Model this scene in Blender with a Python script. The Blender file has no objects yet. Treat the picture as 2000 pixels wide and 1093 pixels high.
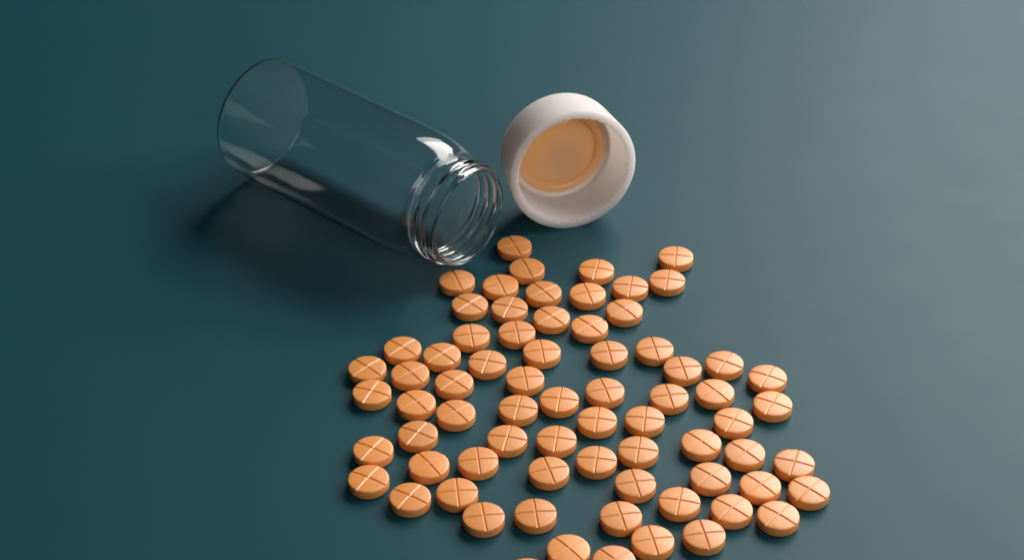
import bpy, bmesh, math, random
import numpy as np
from mathutils import Vector, Matrix

random.seed(7)
scene = bpy.context.scene
col = scene.collection

# ------------------------------------------------------------------ camera
PITCH = math.radians(35.5)
FPX = 3506.8                      # focal length in pixels of the 2000-wide photograph
DIST = 0.5043                     # camera to the table point in the middle of the picture
CAM = Vector((0, -DIST * math.cos(PITCH), DIST * math.sin(PITCH)))
cd = bpy.data.cameras.new('camera')
cd.sensor_width = 36.0
cd.lens = 36.0 * FPX / 2000.0
cd.clip_start = 0.01
cd.clip_end = 50
cd.dof.use_dof = True
cd.dof.focus_distance = 0.475
cd.dof.aperture_fstop = 34
cam = bpy.data.objects.new('camera', cd)
cam.location = CAM
cam.rotation_euler = (math.pi / 2 - PITCH, 0, 0)
col.objects.link(cam)
scene.camera = cam

# ------------------------------------------------------------------ light
w = bpy.data.worlds.new('World')
scene.world = w
w.use_nodes = True
bg = w.node_tree.nodes['Background']
bg.inputs['Color'].default_value = (0.95, 0.97, 1.0, 1)
bg.inputs['Strength'].default_value = 0.025


def softbox(name, direction, dist, sx, sy, watts, color, target=(0, 0, 0)):
    ld = bpy.data.lights.new(name, 'AREA')
    ld.shape = 'RECTANGLE'
    ld.size, ld.size_y = sx, sy
    ld.energy = watts
    ld.color = color
    o = bpy.data.objects.new(name, ld)
    d = Vector(direction).normalized()
    o.location = Vector(target) + d * dist
    o.rotation_euler = d.to_track_quat('Z', 'Y').to_euler()
    col.objects.link(o)
    return o


softbox('softbox', (0.47, 0.36, 0.48), 1.02, 1.32, 0.60, 18.2, (1.0, 0.95, 0.915))
softbox('fill_panel', (0.42, -0.72, 0.50), 0.95, 0.55, 0.40, 2.4, (1.0, 0.96, 0.93))

scene.view_settings.view_transform = 'Standard'
scene.view_settings.look = 'None'
scene.view_settings.exposure = 0.09
scene.view_settings.gamma = 1.0
scene.view_settings.use_curve_mapping = False
scene.render.engine = 'CYCLES'
cy = scene.cycles
cy.use_denoising = True
cy.max_bounces = 24
cy.transmission_bounces = 24
cy.glossy_bounces = 12
cy.diffuse_bounces = 12
cy.transparent_max_bounces = 24
cy.caustics_refractive = False
cy.caustics_reflective = False
cy.blur_glossy = 0.3
cy.sample_clamp_indirect = 6.0


# ------------------------------------------------------------------ materials
def new_mat(name):
    m = bpy.data.materials.new(name)
    m.use_nodes = True
    nt = m.node_tree
    return m, nt, nt.nodes['Principled BSDF']


def link(nt, a, b):
    nt.links.new(a, b)


def node(nt, t, **kw):
    n = nt.nodes.new(t)
    for k, v in kw.items():
        setattr(n, k, v)
    return n


def mix_rgb(nt, a, b, fac=None):
    n = node(nt, 'ShaderNodeMix', data_type='RGBA')
    n.inputs[6].default_value = a
    n.inputs[7].default_value = b
    if fac is not None:
        link(nt, fac, n.inputs[0])
    return n


def table_material():
    m, nt, p = new_mat('teal_lacquer')
    tc = node(nt, 'ShaderNodeTexCoord')
    n1 = node(nt, 'ShaderNodeTexNoise')
    n1.inputs['Scale'].default_value = 9
    n1.inputs['Detail'].default_value = 5
    link(nt, tc.outputs['Object'], n1.inputs['Vector'])
    mx = mix_rgb(nt, (0.0042, 0.058, 0.077, 1), (0.0058, 0.065, 0.084, 1), n1.outputs['Fac'])
    link(nt, mx.outputs[2], p.inputs['Base Color'])
    n2 = node(nt, 'ShaderNodeTexNoise')
    n2.inputs['Scale'].default_value = 60
    n2.inputs['Detail'].default_value = 6
    link(nt, tc.outputs['Object'], n2.inputs['Vector'])
    mr = node(nt, 'ShaderNodeMapRange')
    mr.inputs['To Min'].default_value = 0.47
    mr.inputs['To Max'].default_value = 0.52
    link(nt, n2.outputs['Fac'], mr.inputs['Value'])
    link(nt, mr.outputs['Result'], p.inputs['Roughness'])
    n3 = node(nt, 'ShaderNodeTexNoise')
    n3.inputs['Scale'].default_value = 1800
    n3.inputs['Detail'].default_value = 3
    link(nt, tc.outputs['Object'], n3.inputs['Vector'])
    bp = node(nt, 'ShaderNodeBump')
    bp.inputs['Strength'].default_value = 0.05
    bp.inputs['Distance'].default_value = 0.0002
    link(nt, n3.outputs['Fac'], bp.inputs['Height'])
    link(nt, bp.outputs['Normal'], p.inputs['Normal'])
    p.inputs['IOR'].default_value = 1.42
    p.inputs['Specular IOR Level'].default_value = 0.42
    return m


def pill_material():
    m, nt, p = new_mat('orange_tablet')
    tc = node(nt, 'ShaderNodeTexCoord')
    oi = node(nt, 'ShaderNodeObjectInfo')
    ad = node(nt, 'ShaderNodeVectorMath', operation='ADD')
    link(nt, tc.outputs['Object'], ad.inputs[0])
    link(nt, oi.outputs['Random'], ad.inputs[1])
    n1 = node(nt, 'ShaderNodeTexNoise')
    n1.inputs['Scale'].default_value = 420
    n1.inputs['Detail'].default_value = 6
    link(nt, ad.outputs[0], n1.inputs['Vector'])
    mx = mix_rgb(nt, (0.79, 0.300, 0.068, 1), (0.85, 0.350, 0.092, 1), n1.outputs['Fac'])
    hs = node(nt, 'ShaderNodeHueSaturation')
    mr = node(nt, 'ShaderNodeMapRange')
    mr.inputs['To Min'].default_value = 0.92
    mr.inputs['To Max'].default_value = 1.05
    link(nt, oi.outputs['Random'], mr.inputs['Value'])
    link(nt, mr.outputs['Result'], hs.inputs['Value'])
    link(nt, mx.outputs[2], hs.inputs['Color'])
    link(nt, hs.outputs['Color'], p.inputs['Base Color'])
    p.inputs['Roughness'].default_value = 0.37
    p.inputs['IOR'].default_value = 1.8
    p.inputs['Subsurface Weight'].default_value = 0.25
    p.inputs['Subsurface Radius'].default_value = (1.0, 0.35, 0.12)
    p.inputs['Subsurface Scale'].default_value = 0.0007
    n2 = node(nt, 'ShaderNodeTexNoise')
    n2.inputs['Scale'].default_value = 2600
    n2.inputs['Detail'].default_value = 4
    link(nt, ad.outputs[0], n2.inputs['Vector'])
    bp = node(nt, 'ShaderNodeBump')
    bp.inputs['Strength'].default_value = 0.12
    bp.inputs['Distance'].default_value = 0.0002
    link(nt, n2.outputs['Fac'], bp.inputs['Height'])
    link(nt, bp.outputs['Normal'], p.inputs['Normal'])
    return m


def glass_material():
    m, nt, p = new_mat('clear_glass')
    p.inputs['Base Color'].default_value = (0.96, 0.985, 0.985, 1)
    p.inputs['Transmission Weight'].default_value = 1.0
    p.inputs['Roughness'].default_value = 0.0
    p.inputs['IOR'].default_value = 1.48
    return m


def plastic_material(name, c0, c1, rough, sss, radius, scale=0.0028):
    m, nt, p = new_mat(name)
    tc = node(nt, 'ShaderNodeTexCoord')
    n1 = node(nt, 'ShaderNodeTexNoise')
    n1.inputs['Scale'].default_value = 90
    n1.inputs['Detail'].default_value = 5
    link(nt, tc.outputs['Object'], n1.inputs['Vector'])
    mx = mix_rgb(nt, c0, c1, n1.outputs['Fac'])
    link(nt, mx.outputs[2], p.inputs['Base Color'])
    p.inputs['Roughness'].default_value = rough
    p.inputs['IOR'].default_value = 1.48
    p.inputs['Subsurface Weight'].default_value = sss
    p.inputs['Subsurface Radius'].default_value = radius
    p.inputs['Subsurface Scale'].default_value = scale
    n2 = node(nt, 'ShaderNodeTexNoise')
    n2.inputs['Scale'].default_value = 700
    link(nt, tc.outputs['Object'], n2.inputs['Vector'])
    bp = node(nt, 'ShaderNodeBump')
    bp.inputs['Strength'].default_value = 0.04
    bp.inputs['Distance'].default_value = 0.0002
    link(nt, n2.outputs['Fac'], bp.inputs['Height'])
    link(nt, bp.outputs['Normal'], p.inputs['Normal'])
    return m


M_TABLE = table_material()
M_PILL = pill_material()
M_GLASS = glass_material()
M_CAP = plastic_material('white_plastic', (0.92, 0.905, 0.89, 1), (0.94, 0.93, 0.915, 1), 0.42, 1.0, (1, 0.97, 0.94), 0.006)
# thin white plastic lets light through
_nt = M_CAP.node_tree
_tr = node(_nt, 'ShaderNodeBsdfTranslucent')
_tr.inputs['Color'].default_value = (0.95, 0.91, 0.88, 1)
_ms = node(_nt, 'ShaderNodeMixShader')
_ms.inputs[0].default_value = 0.22
link(_nt, _nt.nodes['Principled BSDF'].outputs[0], _ms.inputs[1])
link(_nt, _tr.outputs[0], _ms.inputs[2])
link(_nt, _ms.outputs[0], _nt.nodes['Material Output'].inputs['Surface'])
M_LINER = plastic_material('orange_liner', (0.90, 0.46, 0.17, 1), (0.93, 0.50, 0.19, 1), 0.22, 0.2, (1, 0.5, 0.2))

# tablets' reflected orange glow painted into the liner: greyer middle, cream outer edge
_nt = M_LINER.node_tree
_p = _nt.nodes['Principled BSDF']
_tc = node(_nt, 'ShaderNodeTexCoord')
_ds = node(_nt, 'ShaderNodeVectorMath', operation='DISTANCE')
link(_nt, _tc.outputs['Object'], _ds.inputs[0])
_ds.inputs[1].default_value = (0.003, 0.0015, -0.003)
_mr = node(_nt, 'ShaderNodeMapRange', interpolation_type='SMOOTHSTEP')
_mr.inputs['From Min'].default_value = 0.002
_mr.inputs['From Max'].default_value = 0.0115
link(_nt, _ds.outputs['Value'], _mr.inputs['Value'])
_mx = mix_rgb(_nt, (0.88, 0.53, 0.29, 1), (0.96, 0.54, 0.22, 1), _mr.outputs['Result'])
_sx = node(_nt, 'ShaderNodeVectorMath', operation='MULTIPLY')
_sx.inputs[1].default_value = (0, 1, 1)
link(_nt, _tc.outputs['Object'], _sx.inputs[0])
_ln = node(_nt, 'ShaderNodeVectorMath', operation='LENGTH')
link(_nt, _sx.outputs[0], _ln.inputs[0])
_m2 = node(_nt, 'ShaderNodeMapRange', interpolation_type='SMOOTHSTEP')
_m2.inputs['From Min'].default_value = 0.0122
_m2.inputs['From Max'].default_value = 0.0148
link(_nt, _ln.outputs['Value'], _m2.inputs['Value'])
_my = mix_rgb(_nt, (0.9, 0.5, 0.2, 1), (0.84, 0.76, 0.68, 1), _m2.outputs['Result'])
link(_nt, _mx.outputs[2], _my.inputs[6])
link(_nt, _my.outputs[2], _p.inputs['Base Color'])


# ------------------------------------------------------------------ helpers
def add_mesh(name, verts, faces, mat, parent=None, smooth=True):
    me = bpy.data.meshes.new(name)
    me.from_pydata([tuple(v) for v in verts], [], faces)
    me.materials.append(mat)
    if smooth:
        me.polygons.foreach_set('use_smooth', [True] * len(me.polygons))
    me.update()
    o = bpy.data.objects.new(name, me)
    col.objects.link(o)
    if parent is not None:
        o.parent = parent
    return o


def sharpen(me, angle_deg):
    bm = bmesh.new()
    bm.from_mesh(me)
    for e in bm.edges:
        if len(e.link_faces) == 2 and e.calc_face_angle(0) > math.radians(angle_deg):
            e.smooth = False
    bm.to_mesh(me)
    bm.free()


def on_table(u, v, z=0.0):
    """the point at height z that the photograph shows at pixel (u, v)"""
    fwd = Vector((0, math.cos(PITCH), -math.sin(PITCH)))
    upv = Vector((0, math.sin(PITCH), math.cos(PITCH)))
    d = fwd * FPX + Vector((1, 0, 0)) * (u - 1000) - upv * (v - 546.5)
    t = (z - CAM.z) / d.z
    return CAM + d * t


# ------------------------------------------------------------------ the table
def build_table():
    s = 1.6
    bm = bmesh.new()
    bmesh.ops.create_grid(bm, x_segments=8, y_segments=8, size=s)
    me = bpy.data.meshes.new('table_top')
    bm.to_mesh(me)
    bm.free()
    me.materials.append(M_TABLE)
    o = bpy.data.objects.new('table_top', me)
    o['kind'] = 'structure'
    col.objects.link(o)


build_table()


# ------------------------------------------------------------------ glass bottle
BR = 0.0186                       # body radius
B_BASE = Vector((-0.07524, 0.05890, BR))
B_AZ = math.radians(-41.137)
SEG = 128


def lathe(profile, seg=SEG):
    """profile: list of (s along axis, r); axis is local +X"""
    v, f = [], []
    for s, r in profile:
        for k in range(seg):
            a = 2 * math.pi * k / seg
            v.append((s, r * math.cos(a), r * math.sin(a)))
    for i in range(len(profile) - 1):
        for k in range(seg):
            k2 = (k + 1) % seg
            f.append((i * seg + k, i * seg + k2, (i + 1) * seg + k2, (i + 1) * seg + k))
    return v, f


def arc(cs, cr, rs, rr, a0, a1, n):
    out = []
    for i in range(n + 1):
        a = math.radians(a0 + (a1 - a0) * i / n)
        out.append((cs + rs * math.cos(a), cr + rr * math.sin(a)))
    return out


def vertex_normals(v, f):
    v = np.array(v)
    f = np.array(f)
    n = np.cross(v[f[:, 2]] - v[f[:, 0]], v[f[:, 3]] - v[f[:, 1]])
    out = np.zeros_like(v)
    for k in range(4):
        np.add.at(out, f[:, k], n)
    ln = np.linalg.norm(out, axis=1, keepdims=True)
    return out / np.maximum(ln, 1e-20)


def split_mesh(name, v, f, normals, mat, parent):
    used = sorted({i for q in f for i in q})
    idx = {g: l for l, g in enumerate(used)}
    o = add_mesh(name, [v[i] for i in used], [tuple(idx[i] for i in q) for q in f], mat, parent)
    o.data.normals_split_custom_set_from_vertices([tuple(normals[i]) for i in used])
    return o


def build_bottle():
    root = bpy.data.objects.new('glass_bottle', None)
    root.empty_display_size = 0.01
    root.location = B_BASE
    root.rotation_euler = (0, 0, B_AZ)
    root['label'] = 'clear glass bottle with threaded neck lying open on its side'
    root['category'] = 'bottle'
    col.objects.link(root)

    NR = 0.0145                   # plain neck radius
    NI = 0.0132                   # bore
    S0, S1, S2 = 0.0550, 0.0748, 0.0845   # shoulder start, neck start, lip
    T = 0.0005
    NH = 70                       # rows along the neck
    # outer profile, from the axis of the base out to the lip
    prof = [(0.0003, 0.00002), (0.0003, 0.010), (0.0001, 0.0165)]
    prof += arc(0.0012, BR - 0.0012, 0.0012, 0.0012, 185, 90, 10)
    i_base = len(prof) - 1
    prof += [(s, BR) for s in np.linspace(0.004, S0 - 0.002, 12)]
    prof += arc(S0, NR + 0.0006, S1 - S0 - 0.0006, BR - NR - 0.0006, 90, 8, 22)
    prof += [(S1 - 0.0002, NR + 0.0003)]
    i_sh = len(prof) - 1
    prof += [(s, NR) for s in np.linspace(S1, S2 - 0.0011, NH)]
    i_neck = len(prof) - 1
    # lip, over the edge and back into the bore
    prof += arc(S2 - 0.0010, (NR + NI) / 2, 0.0010, (NR - NI) / 2, 84, -84, 12)
    i_lip = len(prof) - 1
    prof += [(s, NI) for s in np.linspace(S2 - 0.002, S1 + 0.0005, 14)]
    i_bore = len(prof) - 1
    prof += arc(S0, NI + 0.0003, S1 - S0 - 0.0003, BR - T - NI - 0.0003, 4, 90, 22)
    i_shi = len(prof) - 1
    prof += [(s, BR - T) for s in np.linspace(S0 - 0.002, 0.006, 12)]
    prof += arc(0.0015, BR - T - 0.0009, 0.0009, 0.0009, 90, 178, 12)
    prof += [(0.0006, 0.0155), (0.0008, 0.009), (0.0008, 0.00002)]
    v, f = lathe(prof)
    v = [list(p) for p in v]
    # the raised screw thread: 1.9 turns running round the neck, and a bead under it
    PIT = 0.0031
    ridge = {}
    for i in range(i_sh + 1, i_neck + 1):
        s = prof[i][0]
        for k in range(SEG):
            th = 2 * math.pi * k / SEG
            h = 0.0
            for turn in range(-1, 4):
                t = turn + ((th / (2 * math.pi) + 0.62) % 1.0)
                if not (0.0 <= t <= 1.95):
                    continue
                sc = S1 + 0.0019 + PIT * t
                fade = min(1.0, t / 0.09, (1.95 - t) / 0.09)
                d = abs(s - sc) / 0.00085
                if d < 1:
                    h = max(h, 0.00085 * fade * (1 - d ** 2.4))
            d = abs(s - (S1 + 0.0007)) / 0.0006
            if d < 1:
                h = max(h, 0.0005 * (1 - d * d))
            ridge[(i, k)] = h
            r = NR + h
            v[i * SEG + k][1] = r * math.cos(th)
            v[i * SEG + k][2] = r * math.sin(th)
    nrm = vertex_normals(v, f)
    parts = {'base': [], 'body': [], 'shoulder': [], 'neck': [], 'thread': [], 'lip': []}
    for q, face in enumerate(f):
        i = q // SEG
        k = q % SEG
        if i < i_base or i >= len(prof) - 15:
            parts['base'].append(face)
        elif i < i_base + 12:
            parts['body'].append(face)
        elif i < i_sh:
            parts['shoulder'].append(face)
        elif i < i_neck:
            hs = [ridge.get((a, b % SEG), 0) for a in (i, i + 1) for b in (k, k + 1)]
            parts['thread' if max(hs) > 0.00004 else 'neck'].append(face)
        elif i < i_lip:
            parts['lip'].append(face)
        elif i < i_bore:
            parts['neck'].append(face)
        elif i < i_shi:
            parts['shoulder'].append(face)
        else:
            parts['body'].append(face)
    # make the normals point out of the glass
    test = nrm[(i_base + 6) * SEG]
    if test[1] < 0:
        nrm = -nrm
        parts = {n: [tuple(reversed(q)) for q in fs] for n, fs in parts.items()}
    for n in ('base', 'body', 'shoulder', 'neck', 'lip', 'thread'):
        split_mesh(n, v, parts[n], nrm, M_GLASS, root)
    return root


build_bottle()


# ------------------------------------------------------------------ white screw cap
def build_cap():
    EL = math.radians(3.95)
    AZ = math.radians(-73.8)
    RO, RB, H = 0.0189, 0.0178, 0.0160
    a = Vector((math.cos(EL) * math.cos(AZ), math.cos(EL) * math.sin(AZ), math.sin(EL)))
    rim_c = Vector((0.0177, 0.0275, 0.0))
    root = bpy.data.objects.new('screw_cap', None)
    root.empty_display_size = 0.01
    # closed end at local x = 0, opening at local x = H
    rim_c.z = RO * math.cos(EL)
    loc = rim_c - a * H
    root.location = loc
    q = a.to_track_quat('X', 'Z')
    root.rotation_mode = 'QUATERNION'
    root.rotation_quaternion = q
    root['label'] = 'white plastic screw cap lying on its side with orange liner inside'
    root['category'] = 'cap'
    col.objects.link(root)
    RI = 0.0163
    RIB = 0.0156
    n = 480
    rng = random.Random(3)
    prof = [(0.0, 0.00002), (0.0, 0.008), (0.0001, RB - 0.0022)]
    prof += arc(0.0021, RB - 0.0020, 0.0021, 0.0021, 180, 93, 10)
    prof += [(s, RB + (RO - RB) * s / H) for s in np.linspace(0.004, H - 0.0005, 10)]
    prof += [(H - 0.0002, RO - 0.00006), (H - 0.00003, RO - 0.00018), (H, RO - 0.0003), (H, RI + 0.0006)]
    i_nick = len(prof)
    prof += [(H - 0.00001, RI + 0.0003), (H - 0.0001, RI + 0.00006), (H - 0.0006, RI), (H - 0.0012, RI - 0.0001),
             (H - 0.004, RI - 0.0002), (H - 0.0046, RI - 0.00035),
             (0.0085, RIB + 0.0002), (0.0055, RIB), (0.0036, RIB - 0.0004)]
    prof += arc(0.0034, RIB - 0.0020, 0.0014, 0.0014, 90, 180, 8)
    prof += [(0.0020, 0.008), (0.0020, 0.00002)]
    v, f = lathe(prof, n)
    v = [list(p) for p in v]
    # the inner edge of the rim is nicked all round
    k = 0
    while k < n:
        if rng.random() < 0.9:
            dep = rng.uniform(0.0003, 0.0008)
            for j, wgt in ((0, 1.0), (1, rng.choice((0.0, 0.8)))):
                for ri, g in ((0, 0.9), (1, 1.0), (2, 0.7)):
                    th = 2 * math.pi * (k + j) / n
                    p = v[(i_nick + ri) * n + (k + j) % n]
                    r = math.hypot(p[1], p[2]) + dep * 0.45 * wgt * g
                    p[0] -= dep * wgt * g
                    p[1], p[2] = r * math.cos(th), r * math.sin(th)
        k += rng.choice((9, 11, 11, 12, 15))
    shell = add_mesh('shell', v, f, M_CAP, root)
    sharpen(shell.data, 40)
    # liner disc with its raised ring
    prof = arc(0.0045, 0.0141, 0.0016, 0.0013, 90, 180, 8)
    prof += [(0.0028, 0.0136), (0.0028, 0.0126), (0.0028, 0.0108), (0.0029, 0.0102), (0.0033, 0.0094), (0.0036, 0.0086),
             (0.0038, 0.007), (0.0039, 0.004), (0.0039, 0.00002)]
    v, f = lathe(prof, 96)
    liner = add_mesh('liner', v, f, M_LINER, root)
    prof = arc(0.0027, 0.01215, 0.0013, 0.0014, -90, 90, 16)
    v, f = lathe(prof, 96)
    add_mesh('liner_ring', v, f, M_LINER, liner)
    for ob in [x for x in root.children] + [x for x in liner.children]:
        bm = bmesh.new()
        bm.from_mesh(ob.data)
        bmesh.ops.recalc_face_normals(bm, faces=bm.faces)
        # the liner's faces look out of the cap's mouth; the closed shell's outer end looks the other way
        if ob.name.startswith('liner'):
            flip = sum(q.normal.x * q.calc_area() for q in bm.faces) < 0
        else:
            flip = bm.calc_volume(signed=True) < 0
        if flip:
            bmesh.ops.reverse_faces(bm, faces=bm.faces)
        bm.to_mesh(ob.data)
        bm.free()
    return root


build_cap()


# ------------------------------------------------------------------ orange tablets
def tablet_mesh(name, seed):
    rng = random.Random(seed)
    R = 0.0050
    TH = 0.0030
    G = 0.00034                   # half width of a score line
    D = 0.00027                   # its depth
    Q = 10
    rings = [(0.0006, 0.0), (0.0016, 0.0), (0.0026, 0.0), (0.0036, 0.0), (0.0043, 0.0), (0.00468, 0.0)]
    edge = TH - 0.00028

    def dome(r):
        return edge + 0.00028 * (1 - (r / 0.00468) ** 2.0)
    v, f = [], []
    per = 4 * (Q + 2)

    def ring_angles(r):
        a = math.asin(min(0.9, G / r))
        out = []
        for k in range(4):
            b = k * math.pi / 2
            out.append((b, 1))
            lo, hi = b + a, b + math.pi / 2 - a
            for i in range(Q + 1):
                out.append((lo + (hi - lo) * i / Q, 0))
        return out
    v.append((0, 0, dome(0) - D))
    for r, _ in rings:
        for ang, g in ring_angles(r):
            z = dome(r) - (D if g else 0)
            v.append((r * math.cos(ang), r * math.sin(ang), z))
    for r, z, gd in ((0.00485, edge - 0.00006, D * 0.9), (0.00495, edge - 0.00017, D * 0.5), (R, edge - 0.00034, 0.0),
                     (R, 0.00055, 0.0), (0.00493, 0.00036, 0.0), (0.00470, 0.00020, 0.0), (0.0030, 0.00002, 0.0)):
        for ang, g in ring_angles(r):
            v.append((r * math.cos(ang), r * math.sin(ang), z - (gd if g else 0)))
    nr = len(rings) + 7
    for k in range(per):
        f.append((0, 1 + k, 1 + (k + 1) % per))
    for i in range(nr - 1):
        a, b = 1 + i * per, 1 + (i + 1) * per
        for k in range(per):
            k2 = (k + 1) % per
            f.append((a + k, b + k, b + k2, a + k2))
    last = 1 + (nr - 1) * per
    f.append(tuple(last + k for k in reversed(range(per))))
    # a worn spot or two on the pressed edge
    chips = [(rng.uniform(0, 6.28), rng.uniform(0.05, 0.14), rng.uniform(0.00006, 0.00020)) for _ in range(rng.choice((0, 1, 1, 2)))]
    for i, (x, y, z) in enumerate(v):
        r = math.hypot(x, y)
        if r > 0.0046 and z > 0.0020:
            for ca, cw, cdp in chips:
                da = abs((math.atan2(y, x) - ca + math.pi) % (2 * math.pi) - math.pi)
                if da < cw:
                    g = cdp * (1 - da / cw)
                    x, y, z = x * (1 - g / r), y * (1 - g / r), z - g * 0.8
            v[i] = (x, y, z)
    me = bpy.data.meshes.new(name)
    # hand-pressed unevenness of a few hundredths of a millimetre
    me.from_pydata([(x * (1 + rng.uniform(-.0015, .0015)), y * (1 + rng.uniform(-.0015, .0015)), z) for x, y, z in v], [], f)
    me.materials.append(M_PILL)
    me.polygons.foreach_set('use_smooth', [True] * len(me.polygons))
    me.update()
    sharpen(me, 24)
    return me


# centre of the upper face in the photograph (pixels), direction of one score line, label
TABLETS = [
    (1004.4, 477.0, 78, 120, 'topmost orange tablet, in the shadow between bottle mouth and cap'),
    (1029.0, 521.5, 73, 125, 'orange tablet tucked just below the topmost tablet near the cap'),
    (892.4, 544.8, 67, 128, 'orange tablet directly under the bottle mouth, top of the left column'),
    (977.4, 553.9, 68, 129, 'orange tablet at the top of the middle column below the bottle mouth'),
    (1061.7, 567.2, 138, 110, 'orange tablet heading the right column below the bottle mouth'),
    (1164.8, 523.4, 235, 27, 'upper orange tablet of the pair straight below the cap'),
    (1148.0, 570.4, 60, 132, 'lower orange tablet of the pair straight below the cap'),
    (1231.2, 556.4, 240, 22, 'orange tablet third down the short diagonal chain from the far upper right'),
    (1320.3, 498.0, 230, 17, 'upper orange tablet of the pair at the far upper right'),
    (1303.6, 544.0, 235, 23, 'lower orange tablet of the pair at the far upper right'),
    (917.5, 591.5, 175, 97, 'orange tablet second down in the left column below the bottle mouth'),
    (995.0, 597.7, 245, 46, 'orange tablet second down in the middle column below the bottle mouth'),
    (1077.3, 616.6, 157, 105, 'orange tablet second down in the right column below the bottle mouth'),
    (1151.6, 634.1, 155, 107, 'orange tablet ending the short diagonal chain from the far upper right'),
    (1219.9, 602.8, 157, 110, 'orange tablet fourth down the short diagonal chain from the far upper right'),
    (920.2, 652.0, 27, 148, 'orange tablet third down in the left column below the bottle mouth'),
    (1009.3, 645.5, 33, 145, 'orange tablet third down in the middle column below the bottle mouth'),
    (1058.4, 683.0, 32, 150, 'orange tablet at the lowest tip of the cluster below the bottle mouth'),
    (1189.4, 685.4, 45, 153, 'top orange tablet of the loose column just right of centre'),
    (1279.0, 677.9, 55, 155, 'first orange tablet of the long chain winding down right of centre'),
    (786.0, 677.0, 183, 108, 'highest orange tablet of the left cluster, heading its left column'),
    (863.0, 689.5, 175, 110, 'orange tablet heading the right column of the left cluster'),
    (717.0, 715.5, 180, 112, 'upper orange tablet of the upper pair at the far left'),
    (801.0, 726.0, 160, 130, 'orange tablet second down in the left column of the left cluster'),
    (951.5, 703.8, 265, 40, 'lone orange tablet between the left cluster and the bottle mouth cluster tip'),
    (887.0, 743.0, 192, 115, 'orange tablet second down in the right column of the left cluster'),
    (726.0, 762.5, 265, 68, 'lower orange tablet of the upper pair at the far left'),
    (812.5, 783.0, 160, 135, 'orange tablet third down in the left column of the left cluster'),
    (890.0, 802.5, 162, 132, 'orange tablet third and last in the right column of the left cluster'),
    (1025.5, 735.5, 35, 172, 'first orange tablet of the central chain curving to the lower left'),
    (1012.0, 793.0, 280, 30, 'second orange tablet of the central chain curving to the lower left'),
    (1092.5, 776.8, 280, 25, 'top orange tablet of the four running down the centre'),
    (816.0, 843.8, 255, 95, 'orange tablet fourth and last in the left column of the left cluster'),
    (990.5, 852.5, 290, 38, 'third orange tablet of the central chain curving to the lower left'),
    (1087.0, 853.8, 290, 27, 'second orange tablet of the four running down the centre'),
    (728.5, 874.3, 230, 93, 'upper orange tablet of the lower pair at the far left'),
    (837.5, 903.8, 157, 160, 'orange tablet just left of the fourth in the central curving chain'),
    (933.8, 895.8, 27, 185, 'fourth orange tablet of the central chain curving to the lower left'),
    (1072.0, 915.0, 85, 195, 'third orange tablet of the four running down the centre'),
    (719.5, 931.8, 250, 102, 'lower orange tablet of the lower pair at the far left'),
    (800.8, 967.0, 240, 105, 'lowest orange tablet on the left, right of the lower far left pair'),
    (892.8, 957.5, 23, 195, 'fifth orange tablet of the central chain curving to the lower left'),
    (944.5, 1005.5, 40, 202, 'orange tablet low left of centre, below the end of the curving chain'),
    (1046.0, 998.5, 35, 205, 'lowest orange tablet of the four running down the centre'),
    (1110.5, 1069.5, 205, 168, 'orange tablet at the bottom edge, largest of the three cut by the frame'),
    (1030.0, 1117.0, 205, 140, 'sliver of an orange tablet at the bottom edge, leftmost of those cut off'),
    (1333.5, 716.4, 63, 163, 'second orange tablet of the long chain winding down right of centre'),
    (1415.4, 705.5, 240, 76, 'upper orange tablet of the pair right of the long chain top'),
    (1499.6, 733.0, 250, 78, 'upper orange tablet of the pair at the right edge of the spill'),
    (1182.0, 759.0, 75, 165, 'second orange tablet of the loose column just right of centre'),
    (1307.0, 770.5, 60, 165, 'third orange tablet of the long chain winding down right of centre'),
    (1396.6, 761.4, 180, 134, 'lower orange tablet of the pair right of the long chain top'),
    (1509.5, 785.0, 250, 82, 'lower orange tablet of the pair at the right edge of the spill'),
    (1166.3, 816.3, 270, 25, 'third orange tablet of the loose column just right of centre'),
    (1259.6, 814.7, 280, 25, 'fourth orange tablet of the long chain winding down right of centre'),
    (1433.0, 818.0, 245, 80, 'orange tablet at lower left of the pair at the right edge of the spill'),
    (1369.9, 860.8, 200, 134, 'pale orange tablet at the upper left of the lower right cluster'),
    (1455.2, 880.0, 210, 135, 'pale orange tablet at the top middle of the lower right cluster'),
    (1246.9, 874.7, 280, 30, 'fifth orange tablet of the long chain winding down right of centre'),
    (1165.2, 894.0, 280, 28, 'fourth and last orange tablet of the loose column just right of centre'),
    (1551.9, 900.7, 270, 62, 'pale orange tablet at the upper right of the lower right cluster'),
    (1241.2, 939.6, 67, 185, 'sixth orange tablet of the long chain winding down right of centre'),
    (1388.0, 926.6, 215, 125, 'pale orange tablet second row of the lower right cluster, left of three'),
    (1485.3, 943.8, 210, 143, 'pale orange tablet second row of the lower right cluster, middle of three'),
    (1580.2, 953.0, 240, 135, 'rightmost pale orange tablet of the whole spill'),
    (1327.2, 975.5, 285, 43, 'orange tablet at the left end of the lower right cluster'),
    (1212.8, 1003.8, 67, 190, 'seventh orange tablet of the long chain winding down right of centre'),
    (1429.4, 989.8, 235, 130, 'pale orange tablet third row of the lower right cluster, left of two'),
    (1520.4, 1003.0, 240, 135, 'pale orange tablet at the lower right corner of the spill'),
    (1275.0, 1051.4, 72, 200, 'last orange tablet of the long chain, near the bottom edge'),
    (1375.6, 1040.0, 70, 195, 'lowest orange tablet of the lower right cluster, uncut by the frame'),
    (1199.6, 1091.7, 95, 75, 'orange tablet at the bottom edge, rightmost of those cut by the frame'),
]


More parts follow.
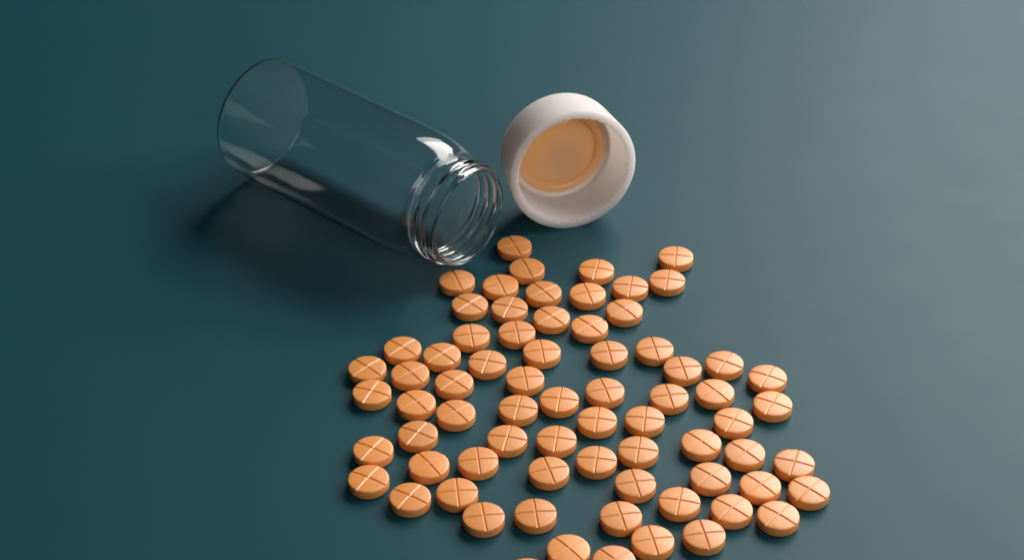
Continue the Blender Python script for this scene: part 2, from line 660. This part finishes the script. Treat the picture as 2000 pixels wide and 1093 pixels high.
def build_tablets():
    meshes = [tablet_mesh('tablet', s) for s in range(8)]
    pos = []
    for i, (u, vv, dx, dy, label) in enumerate(TABLETS):
        p = on_table(u, vv, 0.0029)
        L = math.hypot(dx, dy)
        q = on_table(u + 12 * dx / L, vv + 12 * dy / L, 0.0029)
        pos.append([p.x, p.y, math.atan2(q.y - p.y, q.x - p.x)])
    # neighbours touch but never interpenetrate
    for _ in range(40):
        for i in range(len(pos)):
            for j in range(i):
                dx, dy = pos[i][0] - pos[j][0], pos[i][1] - pos[j][1]
                d = math.hypot(dx, dy)
                if d < 0.01006:
                    k = (0.01006 - d) / d / 2
                    pos[i][0] += dx * k; pos[i][1] += dy * k
                    pos[j][0] -= dx * k; pos[j][1] -= dy * k
    for i, (x, y, a) in enumerate(pos):
        o = bpy.data.objects.new('tablet', meshes[i % 8])
        o.location = (x, y, 0.0)
        o.rotation_euler = (0, 0, a + ((i * 7 // 3) % 4) * math.pi / 2)
        o['label'] = TABLETS[i][4]
        o['category'] = 'tablet'
        o['group'] = 'orange tablets spilled on the table'
        col.objects.link(o)


build_tablets()
